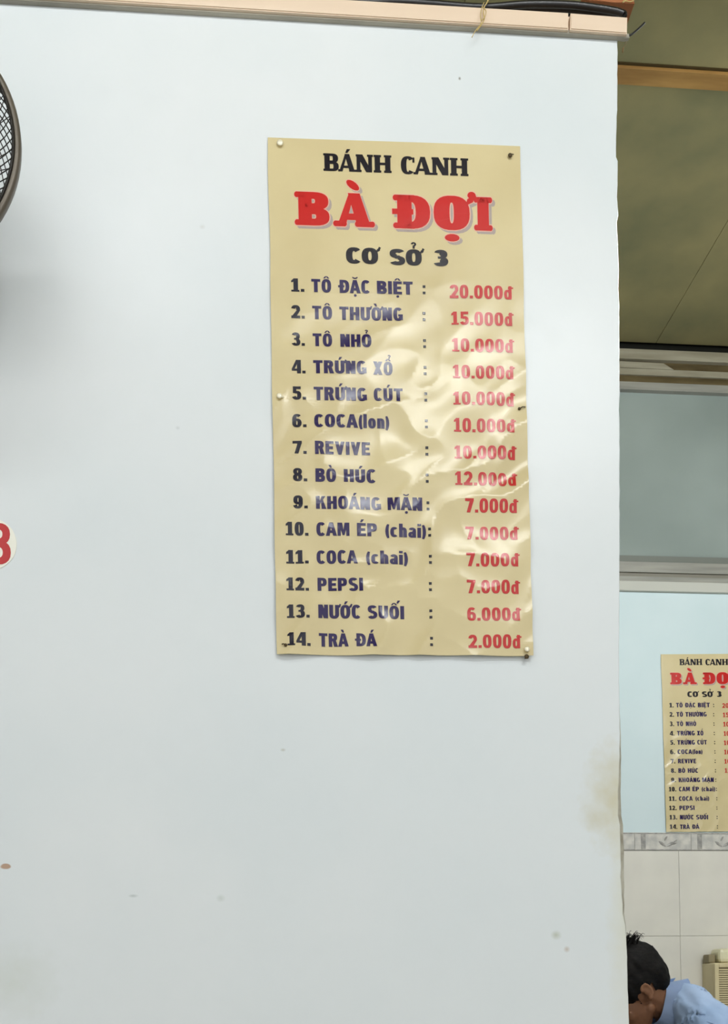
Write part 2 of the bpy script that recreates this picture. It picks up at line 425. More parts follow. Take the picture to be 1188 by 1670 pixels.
bm = bmesh.new(); tube(bm, smooth_path(px_path([(1019, 60), (1022, 67), (1019, 75), (1017, 79), (1016, 86)], 1.668), 4), [.0006]*12+[.0016]*4+[.0008]*1, 6)
tag(bm_obj('wire', bm, mat('wire_brown', (120, 96, 56), .6), None, loc=p0, smooth=True, org=p0), 'thin brown wire tip dangling under the right end of the capping board', 'wire')
# rough timber lying across behind the cables
p0 = at(980, 2, 1.86)
bm = bmesh.new(); prism(bm, [at(955, -22, 1.80), at(1030, -14, 1.80), at(1036, 5, 1.80), at(1000, 4, 1.80), at(958, -1, 1.80)], .05, .001)
block = bm_obj('timber_block', bm, mat('raw_timber', (168, 104, 62), .7), None, loc=p0, org=p0)
tag(block, 'rough orange-brown timber piece behind the cable bundle at the wall top', 'timber')
bm = bmesh.new(); tube(bm, smooth_path(px_path([(1016, 4), (1024, -2), (1032, -6), (1036, -14)], 1.79), 4), .0014, 6)
tube(bm, smooth_path(px_path([(1018, 0), (1028, 3), (1036, -1)], 1.79), 4), .001, 6)
p0 = at(1024, 0, 1.79)
tag(bm_obj('string', bm, M_string, None, loc=p0, smooth=True, org=p0), 'scrap of pale string caught on the end of the orange-brown timber', 'string')

# ---------------------------------------------------------------- lettering
def rect(x0, y0, x1, y1): return [[(x0, y0), (x1, y0), (x1, y1), (x0, y1)]]
def arc(cx, cy, rx, ry, tv, th, a0, a1, n=2.5, seg=None):
    seg = seg or max(6, int(abs(a1-a0)/15)); out = []
    def se(rx, ry, a):
        c, s = math.cos(a), math.sin(a)
        return (cx+rx*math.copysign(abs(c)**(2/n), c), cy+ry*math.copysign(abs(s)**(2/n), s))
    for k in range(seg):
        a, b = [math.radians(a0+(a1-a0)*q/seg) for q in (k, k+1)]
        out.append([se(rx, ry, a), se(rx, ry, b), se(rx-tv, ry-th, b), se(rx-tv, ry-th, a)])
    return out
def bowl(x0, x1, y0, y1, s, t, xc=None, n=2.5):
    ry = (y1-y0)/2; xc = xc if xc is not None else x1-max(ry*.85, s*1.12)
    return arc(xc, (y0+y1)/2, x1-xc, ry, s, t, -90, 90, n) + rect(x0, y1-t, xc, y1) + rect(x0, y0, xc, y0+t)
def disc(cx, cy, rx, ry, rot=0, n=14):
    ca, sa = math.cos(rot), math.sin(rot); P = []
    for k in range(n):
        a = 2*math.pi*k/n; x, y = rx*math.cos(a), ry*math.sin(a); P.append((cx+x*ca-y*sa, cy+x*sa+y*ca))
    out = []
    for k in range(1, n//2): out.append([P[k-1], P[k], P[n-k-1] , P[n-k]]) if k > 1 or True else None
    return out
def seg_(x0, y0, x1, y1, t):   # slanted stroke with horizontal ends
    return [[(x0-t/2, y0), (x0+t/2, y0), (x1+t/2, y1), (x1-t/2, y1)]]
def glyph(ch, st):
    s, t, so, sh = st['s'], st['t'], st.get('so', 0), st.get('sh', 0)
    g = []; W = st.get('w', .68)
    def serif(x, w_=None, y=0, up=False, o=so):
        if so: 
            w2 = w_ or s
            g.extend(rect(x-o, (1-sh) if up else y, x+w2+o, 1 if up else y+sh))
            if st.get('round'):
                for xx in (x-o, x+w2+o): g.extend(disc(xx, (1-sh/2) if up else y+sh/2, sh*.5, sh*.52))
    if ch == 'A':
        W += .12; m = W/2; q = s*.98
        lw = s if not so else s*.62
        g += [[(0, 0), (lw, 0), (m+.02, 1), (m-lw*.55, 1)], [(W, 0), (W-s, 0), (m-s*.42, 1), (m+s*.45, 1)]]
        g += rect(W*.22, .2, W*.78, .2+t*.95)
        if so: serif(0, lw*.7, o=so*.9); serif(W-s*.9, s*.9, o=so*.9)
    elif ch == 'B':
        if so: W += .04
        g += rect(0, 0, s, 1) + bowl(s*.5, W-.03, 1-.54, 1, s, t) + bowl(s*.5, W, 0, .54, s, t)
        if so: serif(0); serif(0, up=True)
    elif ch == 'C': 
        g += arc(W/2, .5, W/2, .515, s, t, 42, 318)
        if so: g += rect(W-.13, .66, W-.02, .95)
    elif ch == 'D' or ch == 'Đ':
        g += rect(0, 0, s, 1) + bowl(s*.5, W+.02, 0, 1, s, t, xc=W*.42)
        if so: serif(0); serif(0, up=True)
        if ch == 'Đ': g += rect(-.11-so, .42, W*.5, .42+t*.8)
    elif ch == 'E':
        W -= .08; g += rect(0, 0, s, 1)+rect(s, 0, W, t)+rect(s, 1-t, W, 1)+rect(s, .5-t/2, W-.05, .5+t/2)
    elif ch == 'G':
        g += arc(W/2, .5, W/2, .515, s, t, 42, 330) + rect(W*.52, .34, W, .5) + rect(W-s*.8, .06, W, .5)
    elif ch == 'H':
        if so: W += .12
        g += rect(0, 0, s, 1)+rect(W-s, 0, W, 1)+rect(s, .5-t/2, W-s, .5+t/2)
        if so:
            for x in (0, W-s): serif(x); serif(x, up=True)
    elif ch == 'I': 
        W = s; g += rect(0, 0, s, 1)
        if so: serif(0, o=so*1.2); serif(0, up=True, o=so*1.2)
    elif ch == 'K':
        W += .02; g += rect(0, 0, s, 1)+[[(s, .34), (s, .6), (W-s*1.05, 1), (W-.02, 1)]]+[[(s+.08, .56), (s+.22, .74), (W+.03, 0), (W-s*1.1, 0)]]
    elif ch == 'M':
        W += .18; m = W/2; g += rect(0, 0, s*.85, 1)+rect(W-s*.85, 0, W, 1)+[[(s*.3, 1), (s*1.25, 1), (m+.07, .05), (m-.07, .05)], [(W-s*.3, 1), (W-s*1.25, 1), (m-.07, .05), (m+.07, .05)]]
    elif ch == 'N':
        if so: W += .1
        lw = s if not so else s*.7
        g += rect(0, 0, lw, 1)+rect(W-lw, 0, W, 1)+[[(0, 1), (s*1.1, 1), (W, 0), (W-s*1.1, 0)]]
        if so: serif(0, lw); serif(0, lw, up=True, o=so*.7); serif(W-lw, lw, up=True)
    elif ch == 'O' : 
        W += .02; g += arc(W/2, .5, W/2, .515, s, t, 0, 360, seg=26)
    elif ch == 'P':
        g += rect(0, 0, s, 1)+bowl(s*.5, W-.02, .36, 1, s, t)
    elif ch == 'R':
        g += rect(0, 0, s, 1)+bowl(s*.5, W-.03, .42, 1, s, t)+[[(W*.42, .5), (W*.8, .5), (W+.03, 0), (W-s*1.02, 0)]]
    elif ch == 'S':
        r = W/2; g += arc(r, .722, r-.01, .29, s*.95, t, 28, 262, 2.3)+arc(r, .278, r, .29, s*.95, t, -156, 82, 2.3)
        g += [[(r*.55, .6), (r*.72, .40), (r*1.5, .40), (r*1.3, .60)]]
    elif ch == 'T': W -= .02; g += rect(0, 1-t, W, 1)+rect(W/2-s/2, 0, W/2+s/2, 1-t*.5)
    elif ch == 'U':
        g += rect(0, .33, s, 1)+rect(W-s, .33, W, 1)+arc(W/2, .33, W/2, .345, s, t, 180, 360)
    elif ch == 'V': W += .04; m = W/2; g += [[(0, 1), (s, 1), (m+s*.45, 0), (m-s*.45, 0)], [(W, 1), (W-s, 1), (m-s*.45, 0), (m+s*.45, 0)]]
    elif ch == 'X': W += .04; g += [[(0, 1), (s*1.1, 1), (W, 0), (W-s*1.1, 0)], [(W, 1), (W-s*1.1, 1), (0, 0), (s*1.1, 0)]]
    elif ch == '0': W = .6; g += arc(.3, .5, .3, .515, s*.96, t*.9, 0, 360, 2.6, seg=24)
    elif ch == '1': W = .5; g += rect(.14, 0, .14+s, 1)+[[(0, .70), (.16, .76), (.16, 1), (.0, .84)]]+rect(0, 0, .5, .13)
    elif ch == '2': W = .6; g += arc(.3, .68, .3, .33, s*.95, t, -20, 168, 2.3)+[[(.36, .60), (.60, .60), (.36, .16), (.02, .12)]]+rect(.0, 0, .6, t)
    elif ch == '3': W = .6; g += arc(.29, .735, .28, .28, s*.9, t*.9, -84, 160, 2.3)+arc(.29, .285, .31, .30, s*.95, t*.9, -160, 84, 2.3)+rect(.17, .46, .36, .60)
    elif ch == '4': W = .64; g += rect(.36, 0, .36+s*.98, 1)+[[(.3, 1), (.5, 1), (.2, .34), (0, .34)]]+rect(0, .2, .64, .36)
    elif ch == '5': W = .6; g += rect(.06, 1-t, .57, 1)+rect(.05, .48, .05+s*.8, 1)+arc(.29, .32, .31, .335, s*.95, t*.95, -160, 135, 2.4)
    elif ch == '6': W = .6; g += arc(.3, .325, .3, .34, s*.93, t*.9, 0, 360, 2.4, seg=22)+arc(.32, .5, .32, .515, s*.95, t*.9, 48, 205, 2.5)
    elif ch == '7': W = .6; g += rect(0, 1-t, .6, 1)+[[(.33, .85), (.6, .85), (.36, 0), (.11, 0)]]
    elif ch == '8': W = .6; g += arc(.3, .74, .28, .275, s*.88, t*.85, 0, 360, 2.3, seg=20)+arc(.3, .285, .3, .30, s*.93, t*.88, 0, 360, 2.3, seg=20)
    elif ch == '9': W = .6; g += arc(.3, .675, .3, .34, s*.93, t*.9, 0, 360, 2.4, seg=22)+arc(.28, .5, .32, .515, s*.95, t*.9, 205, 385, 2.5)
    elif ch == '.': W = .22; g += rect(0, 0, .22, .21)
    elif ch == ':': W = .2; g += rect(0, .04, .2, .24)+rect(0, .52, .2, .72)
    elif ch == '(': W = .24; g += arc(.34, .42, .34, .68, s*.8, .05, 128, 232, 2)
    elif ch == ')': W = .24; g += arc(-.1, .42, .34, .68, s*.8, .05, -52, 52, 2)
    elif ch in 'aonhlci đ':
        s2 = s*.88; t2 = t*.82; xh = .74
        if ch == 'l': W = s2; g += rect(0, 0, s2, 1.02)
        elif ch == 'i': W = s2; g += rect(0, 0, s2, xh)+rect(0, .86, s2, 1.03)
        elif ch == 'o': W = .54; g += arc(.27, xh/2, .27, xh/2+.01, s2, t2, 0, 360, 2.4, seg=20)
        elif ch == 'c': W = .5; g += arc(.27, xh/2, .27, xh/2+.01, s2, t2, 45, 315, 2.4)
        elif ch in 'nh': W = .52; g += rect(0, 0, s2, xh if ch == 'n' else 1.02)+rect(W-s2, 0, W, .46)+arc(.27, .45, .25, .30, s2, t2, 0, 140, 2.4)
        elif ch == 'a': W = .52; g += rect(W-s2, 0, W, .5)+arc(.27, .47, .25, .28, s2*.9, t2, 0, 155, 2.4)+arc(.24, .21, .24, .22, s2*.9, t2*.85, 0, 360, 2.3, seg=16)
        elif ch == 'đ': W = .6; g += arc(.25, xh/2-.01, .25, xh/2, s2*.95, t2, 0, 360, 2.4, seg=20)+rect(W-s2-.08, 0, W-.08, 1.0)+rect(.27, .80, W+.03, .91)
    return W, g
def full_glyph(ch, st):
    nf = unicodedata.normalize('NFD', ch); base = nf[0]; mk = nf[1:]
    W, g = glyph(base, st); t = st['t']; s = st['s']; m = W/2
    low = base.islower()
    k = st.get('acc', 1.0)
    y = 1.06
    if '\u031b' in mk: g += [[(W-.12, .80), (W-.02, .93), (W+.06, 1.10), (W+.16+.02*k, 1.02)], [(W-.12, .72), (W-.06, .93), (W+.15, 1.06), (W+.10, .84)]] + (disc(W+.06, 1.04, .12, .11) if k > 1 else [])
    if '\u0302' in mk: g += [[(m-.24, y), (m-.10, y), (m+.03, y+.17), (m-.08, y+.17)], [(m+.24, y), (m+.10, y), (m-.03, y+.17), (m+.08, y+.17)]]
    dx, dy = ((.26, .13) if '\u0302' in mk else (0, 0))
    if '\u0301' in mk:
        g += [[(m-.09+dx, y+dy), (m+.04+dx, y+dy), (m+.2+dx, y+dy+.22), (m+.0+dx, y+dy+.22)]]
    if '\u0300' in mk:
        if k > 1: g += disc(m-.02, 1.24, .24, .115, -.55)
        else: g += [[(m+.09-.02, y), (m-.04-.02, y), (m-.2, y+.22), (m, y+.22)]]
    if '\u0309' in mk:
        if '\u0302' in mk: dx, dy = .1, .17
        hk = 1.35 if s > .3 else 1
        g += arc(m+dx, y+.20*hk+dy, .12*hk, .10*hk, .085*hk, .07*hk, -70, 175, 2, 8)+rect(m-.04*hk+dx, y+dy-.0, m+.05*hk+dx, y+.15*hk+dy)
    if '\u0306' in mk: g += arc(m, y+.20, .22, .17, .08, .09, 190, 350, 2, 8)
    if '\u0323' in mk:
        if k > 1: g += disc(m, -.24, .21, .115, 0)
        else: g += disc(m, -.17, .105, .10)
    return W, g

def wrinkle(x, z):
    """how far the vinyl stands off the wall at poster-local x (right) and z (up, 0 at the top edge)"""
    v = -z/.845; u = x/.41
    a = min(1, max(.05, (v-.16)/.35))
    q = Vector((x*math.cos(.6)+z*math.sin(.6), 0, -x*math.sin(.6)+z*math.cos(.6)))
    wx = Vector((noise.noise(Vector((x*9, 1.7, z*9))), 0, noise.noise(Vector((x*9, 8.3, z*9)))))*.025
    p = q+wx
    r = 1-abs(noise.noise(Vector((p.x*7, 3.1, p.z*13))))*1.8
    r2 = 1-abs(noise.noise(Vector((p.x*14+4, 5.1, p.z*19))))*1.9
    n3 = noise.noise(Vector((p.x*24, 9.1, p.z*24)))
    big = noise.noise(Vector((x*5, 2.2, z*4)))
    side = max(0, u-.7)/.3
    h = .0030 + a*(1+1.7*max(0, v-.4))*(.0026*r + .0011*r2 + .0004*n3) + .0012*big + .0015*side*side*max(0, v-.3)
    return max(h, .0008)
def wr_normal(x, z):
    e = .0015
    return Vector((-(wrinkle(x+e, z)-wrinkle(x-e, z))/(2*e), -1, -(wrinkle(x, z+e)-wrinkle(x, z-e))/(2*e))).normalized()*1.0
corner = [at(437, 226.5, YW), at(848, 241, YW), at(868, 1072, YW), at(452, 1069, YW)]
P0 = corner[0].copy()
loc4 = [c-P0 for c in corner]
def pmesh(name, polys, m, parent, lift=.0005):
    """polys: lists of 4 world-plane points relative to the poster origin -> finely cut mesh lying on the vinyl"""
    V, Fc, Nn = [], [], []
    for qi, q in enumerate(polys):
        a, b, c, d = q
        nu = max(1, int(max((b-a).length, (c-d).length)/.0035+.5)); nv = max(1, int(max((d-a).length, (c-b).length)/.0035+.5))
        base = len(V); l = lift+(qi % 7)*.000006
        for j in range(nv+1):
            for i in range(nu+1):
                p = (a.lerp(b, i/nu)).lerp(d.lerp(c, i/nu), j/nv)
                V.append((p.x, -wrinkle(p.x, p.z)-l, p.z)); Nn.append(wr_normal(p.x, p.z))
        for j in range(nv):
            for i in range(nu):
                k = base+j*(nu+1)+i; Fc.append((k, k+1, k+nu+2, k+nu+1))
    me = bpy.data.meshes.new(name); me.from_pydata(V, [], Fc)
    # face the room
    flip = [p.index for p in me.polygons if p.normal.y > 0]
    if flip:
        bm = bmesh.new(); bm.from_mesh(me); bm.faces.ensure_lookup_table()
        bmesh.ops.reverse_faces(bm, faces=[bm.faces[i] for i in flip]); bm.to_mesh(me); bm.free()
    for p in me.polygons: p.use_smooth = True
    me.normals_split_custom_set_from_vertices(Nn)
    return link(name, me, m, parent)
def layout(text, st, x0, x1, yb, cap, slope=None, grow=0):
    """glyph polygons placed on the photograph's poster plane: baseline starts at (x0, yb), runs to x1"""
    if slope is None: slope = .0365-.0269*(yb-230)/835
    gap = st.get('gap', .13); x = 0; items = []
    for ch in text:
        if ch == ' ': x += .26; continue
        W, g = full_glyph(ch, st)
        if unicodedata.normalize('NFD', ch)[0] == 'A' and items: x -= .05+(.08 if st.get('so') else 0)
        items.append((x, g)); x += W+gap-(.05 if ch == 'C' else 0)-(.05 if unicodedata.normalize('NFD', ch)[0] == 'A' else 0)
    tot = x-gap+(.05 if 'A' == unicodedata.normalize('NFD', text[-1])[0] else 0); sx = (x1-x0)/tot; out = []
    if len(items) == 1 and grow is not None and st.get('round'):      # single big letters: fit the body of the letter, serifs included
        b = [p[0] for q in glyph(unicodedata.normalize('NFD', text)[0], st)[1] for p in q]
        sx = (x1-x0)/(max(b)-min(b)); items = [(-min(b), items[0][1])]
    for ox, g in items:
        for q in g:
            P = []
            cx = sum(a for a, b in q)/4; cy = sum(b for a, b in q)/4
            for (gx, gy) in q:
                X = (ox+gx)*sx; Y = gy*cap
                if grow:
                    dx, dy = (gx-cx)*sx, (gy-cy)*cap; dl = math.hypot(dx, dy) or 1; X += dx/dl*grow; Y += dy/dl*grow
                P.append(at(x0+X-.02*Y, yb+slope*X-Y, YW)-P0)
            out.append(P)
    return out

def vinyl(name, col, rough=.235):
    return mat(name, col, rough, .42, coat=.0)
M_vinyl = vinyl('vinyl_cream', (206, 190, 142)); mottle(M_vinyl, (206, 189, 143), (216, 200, 154), 5, 3, .35, .65)
M_ink = vinyl('ink_black', (20, 14, 26)); M_navy = vinyl('ink_navy', (30, 10, 72)); M_num = vinyl('ink_dark_navy', (16, 12, 34))
M_red = vinyl('ink_red', (196, 28, 24)); M_price = vinyl('ink_price_red', (190, 36, 34)); M_halo = vinyl('ink_pink_halo', (226, 182, 160)); M_shad = vinyl('ink_grey_shadow', (172, 156, 148))

poster = empty('menu_poster', P0)
tag(poster, 'large cream vinyl menu banner nailed to the white wall, headed in big red letters', 'banner', 'menu banners')
# sheet
V, Fc, Nn = [], [], []; NU, NV = 90, 180
for j in range(NV+1):
    for i in range(NU+1):
        u, v = i/NU, j/NV
        p = loc4[0].lerp(loc4[1], u).lerp(loc4[3].lerp(loc4[2], u), v)
        if i == 0: p.x += noise.noise(Vector((1, 0, v*7)))*.0015
        if i == NU: p.x += noise.noise(Vector((4, 0, v*7)))*.0015
        if j == NV: p.z += noise.noise(Vector((u*5, 4, 0)))*.0012
        V.append((p.x, -wrinkle(p.x, p.z), p.z)); Nn.append(wr_normal(p.x, p.z))
n0 = len(V)
for k in range(n0): V.append((V[k][0], V[k][1]+.0006, V[k][2])); Nn.append(-Nn[k])
for j in range(NV):
    for i in range(NU):
        k = j*(NU+1)+i; Fc.append((k, k+NU+1, k+NU+2, k+1)); Fc.append((k+n0, k+1+n0, k+NU+2+n0, k+NU+1+n0))
border = [i for i in range(NU+1)]+[(j+1)*(NU+1)-1 for j in range(1, NV+1)]+[NV*(NU+1)+i for i in range(NU-1, -1, -1)]+[j*(NU+1) for j in range(NV-1, 0, -1)]
for a, b in zip(border, border[1:]+border[:1]): Fc.append((a, b, b+n0, a+n0))
me = bpy.data.meshes.new('sheet'); me.from_pydata(V, [], Fc)
for p in me.polygons: p.use_smooth = True
me.normals_split_custom_set_from_vertices(Nn)
link('sheet', me, M_vinyl, poster)
SANS = dict(s=.28, t=.205, w=.70, gap=.09)
SER = dict(s=.30, t=.14, w=.76, so=.06, sh=.12, gap=.15)
RED = dict(s=.45, t=.205, w=1.0, so=.05, sh=.17, gap=.22, round=True, acc=2)
WIDE = dict(s=.37, t=.23, w=.92, gap=.03)
K = 2.583
def lay(words, st, cap, yb=None): 
    out = []
    for wd, x0, x1, y in words: out += layout(wd, st, x0, x1, y, cap)
    return out
tag(pmesh('lettering', lay([('BÁNH', 529.5, 637, 281.2), ('CANH', 654, 762, 286.4)], SER, 28.5), M_ink, poster), 'black serif heading BÁNH CANH')
redw = [('B', 480.8, 538, 369.4), ('À', 543.5, 611.8, 371.2), ('Đ', 640, 702, 374.4), ('Ợ', 707.5, 766.5, 376.3), ('I', 773, 803.5, 378.4)]
sh = []
for wd, x0, x1, y in redw: sh += layout(wd, RED, x0+4.5, x1+4.5, y+4.6, 54.5, .034, grow=.9)
tag(pmesh('lettering', sh, M_shad, poster, .00012), 'grey drop shadow of the red title')
ha = []
for wd, x0, x1, y in redw: ha += layout(wd, RED, x0, x1, y, 54.5, .034, grow=1.7)
tag(pmesh('lettering', ha, M_halo, poster, .00024), 'pale pink halo around the red title')
re_ = []
for wd, x0, x1, y in redw: re_ += layout(wd, RED, x0, x1, y, 54.5, .034)
tag(pmesh('lettering', re_, M_red, poster, .0004), 'big rounded red title BÀ ĐỢI')
tag(pmesh('lettering', lay([('CƠ', 564.5, 617, 431.8), ('SỞ', 635.5, 688, 434.3), ('3', 707.5, 731, 436.2)], WIDE, 26), M_ink, poster), 'black subheading CƠ SỞ 3')
xk = lambda v: 420+v/K
menu = [
    (478.0, [('1.', 143, 198)], [('TÔ', 226, 312), ('ĐẶC', 345, 475), ('BIỆT', 502, 655)], 697, ('20.000đ', 808, 1075, 490.0)),
    (521.6, [('2.', 143, 200)], [('TÔ', 230, 316), ('THƯỜNG', 344, 613)], 697, ('15.000đ', 815, 1077, 533.7)),
    (566.2, [('3.', 145, 200)], [('TÔ', 232, 316), ('NHỎ', 348, 481)], 699, ('10.000đ', 818, 1079, 577.4)),
    (610.8, [('4.', 145, 203)], [('TRỨNG', 234, 460), ('XỔ', 486, 570)], 701, ('10.000đ', 821, 1081, 621.2)),
    (654.3, [('5.', 147, 205)], [('TRỨNG', 236, 462), ('CÚT', 488, 612)], 704, ('10.000đ', 822, 1083, 664.9)),
    (698.7, [('6.', 147, 207)], [('COCA(lon)', 238, 556)], 706, ('10.000đ', 825, 1085, 708.3)),
    (743.0, [('7.', 149, 208)], [('REVIVE', 241, 475)], 708, ('10.000đ', 828, 1089, 751.9)),
    (788.2, [('8.', 150, 210)], [('BÒ', 243, 332), ('HÚC', 362, 499)], 709, ('12.000đ', 830, 1092, 795.2)),
    (832.7, [('9.', 152, 212)], [('KHOÁNG', 245, 521), ('MẶN', 546, 694)], 713, ('7.000đ', 872, 1096, 838.9)),
    (876.4, [('10.', 120, 215)], [('CAM', 247, 388), ('ÉP', 417, 505), ('(chai)', 536, 710)], 719, ('7.000đ', 874, 1098, 883.3)),
    (921.2, [('11.', 122, 216)], [('COCA', 248, 423), ('(chai)', 455, 634)], 722, ('7.000đ', 876, 1100, 927.5)),
    (965.5, [('12.', 123, 217)], [('PEPSI', 252, 445)], 722, ('7.000đ', 878, 1103, 971.6)),
    (1010.3, [('13.', 125, 220)], [('NƯỚC', 255, 435), ('SUỐI', 462, 618)], 724, ('6.000đ', 880, 1106, 1016.2)),
    (1055.4, [('14.', 127, 224)], [('TRÀ', 258, 385), ('ĐÁ', 415, 504)], 727, ('2.000đ', 885, 1108, 1060.6)),
]
for yb, num, words, cx, pr in menu:
    sl = .0365-.0269*(yb-230)/835
    pol = []
    for wd, a, b in num: pol += layout(wd, SANS, xk(a), xk(b), yb+(xk(a)-476)*sl, 21.3)
    pmesh('lettering', pol, M_num, poster)
    pol = []
    for wd, a, b in words: pol += layout(wd, SANS, xk(a)+.6, xk(b)-.4, yb+(xk(a)-476)*sl, 21.3)
    pmesh('lettering', pol, M_navy, poster)
    pmesh('lettering', layout(':', SANS, xk(cx)-.6, xk(cx)+4.0, yb+(xk(cx)-476)*sl-.5, 21.3), M_ink, poster)
    wd, a, b, y = pr
    pmesh('lettering', layout(wd, dict(SANS, s=.24), xk(a)+.5, xk(b)-.3, y-1.2, 21.6), M_price, poster)
for o in poster.children:
    if o.name.startswith('lettering') and 'label' not in o:
        mn = o.data.materials[0].name
        o['label'] = {'ink_price_red': 'red price', 'ink_navy': 'dark blue dish name', 'ink_dark_navy': 'dark item number', 'ink_black': 'black colon'}[mn]

# the same banner on the far wall
c2 = at(1078, 1067.5, YB)
def copy_tree(o, parent=None):
    c = o.copy(); C.objects.link(c)
    if parent: c.parent = parent
    for ch in o.children: copy_tree(ch, c)
    return c
kids = list(poster.children)
p2 = poster.copy(); C.objects.link(p2); p2.location = (c2.x, YB-.001, c2.z)
for ch in kids:
    c = ch.copy(); C.objects.link(c); c.parent = p2
tag(p2, 'distant cream menu banner on the far pale blue wall above the tile border', 'banner', 'menu banners')
del p2['group']; del poster['group']

# ---------------------------------------------------------------- nails
def nail(px, py, m, label, r=.0042, bend=None, shaft=0):
    p = at(px, py, YW); lx, lz = p.x-P0.x, p.z-P0.z
    off = wrinkle(lx, lz) if 0 < lx < .43 and -.85 < lz < 0 else .001
    bm = bmesh.new(); d = -off-.0015-shaft
    rings = lathe(bm, [(.0009, .012), (.0009, d+.001), (r*.85, d+.0009), (r, d), (r*.9, d-.0009), (r*.5, d-.0016), (.0002, d-.0018)], 20)
    bm.faces.new(rings[-1])
    if bend: tube(bm, [Vector((0, -off-.001, 0)), Vector((bend[0]*.5, -off-.003, bend[1]*.5+.001)), Vector((bend[0], -off-.002, bend[1]))], .0009, 6)
    tag(bm_obj('nail', bm, m, None, loc=p, smooth=True), label, 'nail')
nail(457, 238, M_nailb, 'bright round nail head in the top left corner of the large menu banner', .0052, shaft=.002)
nail(831, 258.5, M_rust, 'small dark nail in the top right corner of the large menu banner', .0036, bend=(.006, .003), shaft=.002)
nail(456, 651, M_nailb, 'shiny nail halfway down the left edge of the large menu banner', .0044, bend=(.007, -.002), shaft=.002)
nail(846, 670, M_rust, 'bent dark nail halfway down the right edge of the large menu banner', .0024, bend=(.010, .003))
nail(857, 1063, M_nailb, 'bright nail head in the bottom right corner of the large menu banner', .0044, shaft=.003)
nail(857, 1074, M_rust, 'dark nail end just under the bottom right corner of the large menu banner', .0038)
nail(466, 1055, M_rust, 'small dark nail in the bottom left corner of the large menu banner', .0026, bend=(-.006, .001))

# ---------------------------------------------------------------- round sticker with a red 8
pc = at(-17, 887, YW)
st = empty('number_sticker', (pc.x, YW, pc.z)); tag(st, 'round white sticker with a red figure on the wall at the left photo edge', 'sticker')
bm = bmesh.new(); n = 64
ring = []
for k in range(n):
    a = 2*math.pi*k/n; r = .0415*(1+.02*noise.noise(Vector((math.cos(a)*3, math.sin(a)*3, 1))))
    ring.append(Vector((r*math.cos(a), -.0012, r*math.sin(a))))
prism(bm, ring, .001); bm_obj('paper', bm, mat('sticker_paper', (240, 238, 224), .45), st)
stq = dict(s=.205, t=.19, w=.68)
W, g = glyph('8', stq); bm = bmesh.new()
for i, q in enumerate(g):
    vs = [bm.verts.new(((x-.3)*.0645+.0135, -.0016-.00002*(i//20), (y-.5)*.064)) for x, y in q]; bm.faces.new(vs)
bm_obj('figure', bm, mat('sticker_red', (188, 44, 44), .45), st)

# ---------------------------------------------------------------- wall fan at the left edge
YFC = 1.46
fc = at(-206, 225, YFC); FR = .2000
fan = empty('wall_fan', (fc.x, YW, fc.z)); tag(fan, 'dark metal wall fan with a diamond mesh grille, at the left edge of the photo', 'fan')
M_fr = mat('fan_rim', (96, 88, 76), .4, .5, .3); M_fw = mat('fan_wire', (30, 26, 20), .5, .4, .2); M_fb = mat('fan_blade', (70, 90, 100), .4); M_fm = mat('fan_motor', (66, 62, 58), .5)
fl = lambda y: y-YW        # world Y -> fan local
def fobj(name, bm, m, smooth=True, parent=fan): return bm_obj(name, bm, m, parent, smooth=smooth)
bm = bmesh.new()
yc = fl(YFC)
lathe(bm, [(FR-.0085, yc-.003), (FR-.0065, yc-.005), (FR-.002, yc-.004), (FR, yc), (FR-.0015, yc+.010), (FR-.004, yc+.014), (FR-.0080, yc+.012), (FR-.0085, yc-.003)], 96)
fobj('rim', bm, M_fr)
def dome(r, side):      # y offset of the cage at radius r
    k = r/FR
    return yc + side*(.052*(1-k**2.6))
for side, nm, yo in ((-1, 'front_grille', 0), (1, 'rear_grille', .012)):
    bm = bmesh.new(); NS = 82 if side < 0 else 16
    for fam in (1, -1):
        for k in range(NS):
            a0 = 2*math.pi*k/NS; pts = []
            for j in range(15):
                r = .045+(FR-.009-.045)*j/14
                a = a0+(fam*1.5 if side < 0 else .08*fam)*(j/14)
                pts.append(Vector((r*math.cos(a), dome(r, side)+yo+fam*.0004, r*math.sin(a))))
            tube(bm, pts, .00085 if side < 0 else .0006, 4, cap=False)
    if side < 0:
        for rr in (FR-.0098,):
            tube(bm, [Vector((rr*math.cos(2*math.pi*k/64), dome(rr, side)+.002, rr*math.sin(2*math.pi*k/64))) for k in range(65)], .0024, 6, cap=False)
    o = fobj(nm, bm, M_fw); o['kind'] = 'stuff'
bm = bmesh.new(); yq = dome(.045, -1)
lathe(bm, [(.0002, yq-.010), (.03, yq-.009), (.046, yq-.004), (.050, yq+.003), (.044, yq+.004)], 40); fobj('badge_cap', bm, M_fr)
bm = bmesh.new(); lathe(bm, [(.0002, yc-.030), (.026, yc-.028), (.032, yc-.016), (.032, yc+.02), (.0002, yc+.022)], 32); fobj('hub', bm, M_fb)
for b in range(4):
    bm = bmesh.new(); grid = []
    for i in range(9):
        row = []
        for j in range(7):
            r = .03+.145*i/8; wdt = (.34+.35*math.sin(math.pi*min(1, i/8*.9+.15)))
            a = math.pi/2*b+(j/6-.5)*wdt*1.5+.25*i/8
            row.append(bm.verts.new((r*math.cos(a), yc+(j/6-.5)*.036, r*math.sin(a))))
        grid.append(row)
    for i in range(8):
        for j in range(6): bm.faces.new((grid[i][j], grid[i+1][j], grid[i+1][j+1], grid[i][j+1]))
    bmesh.ops.solidify(bm, geom=bm.faces[:], thickness=.0015)
    fobj('blade', bm, M_fb)
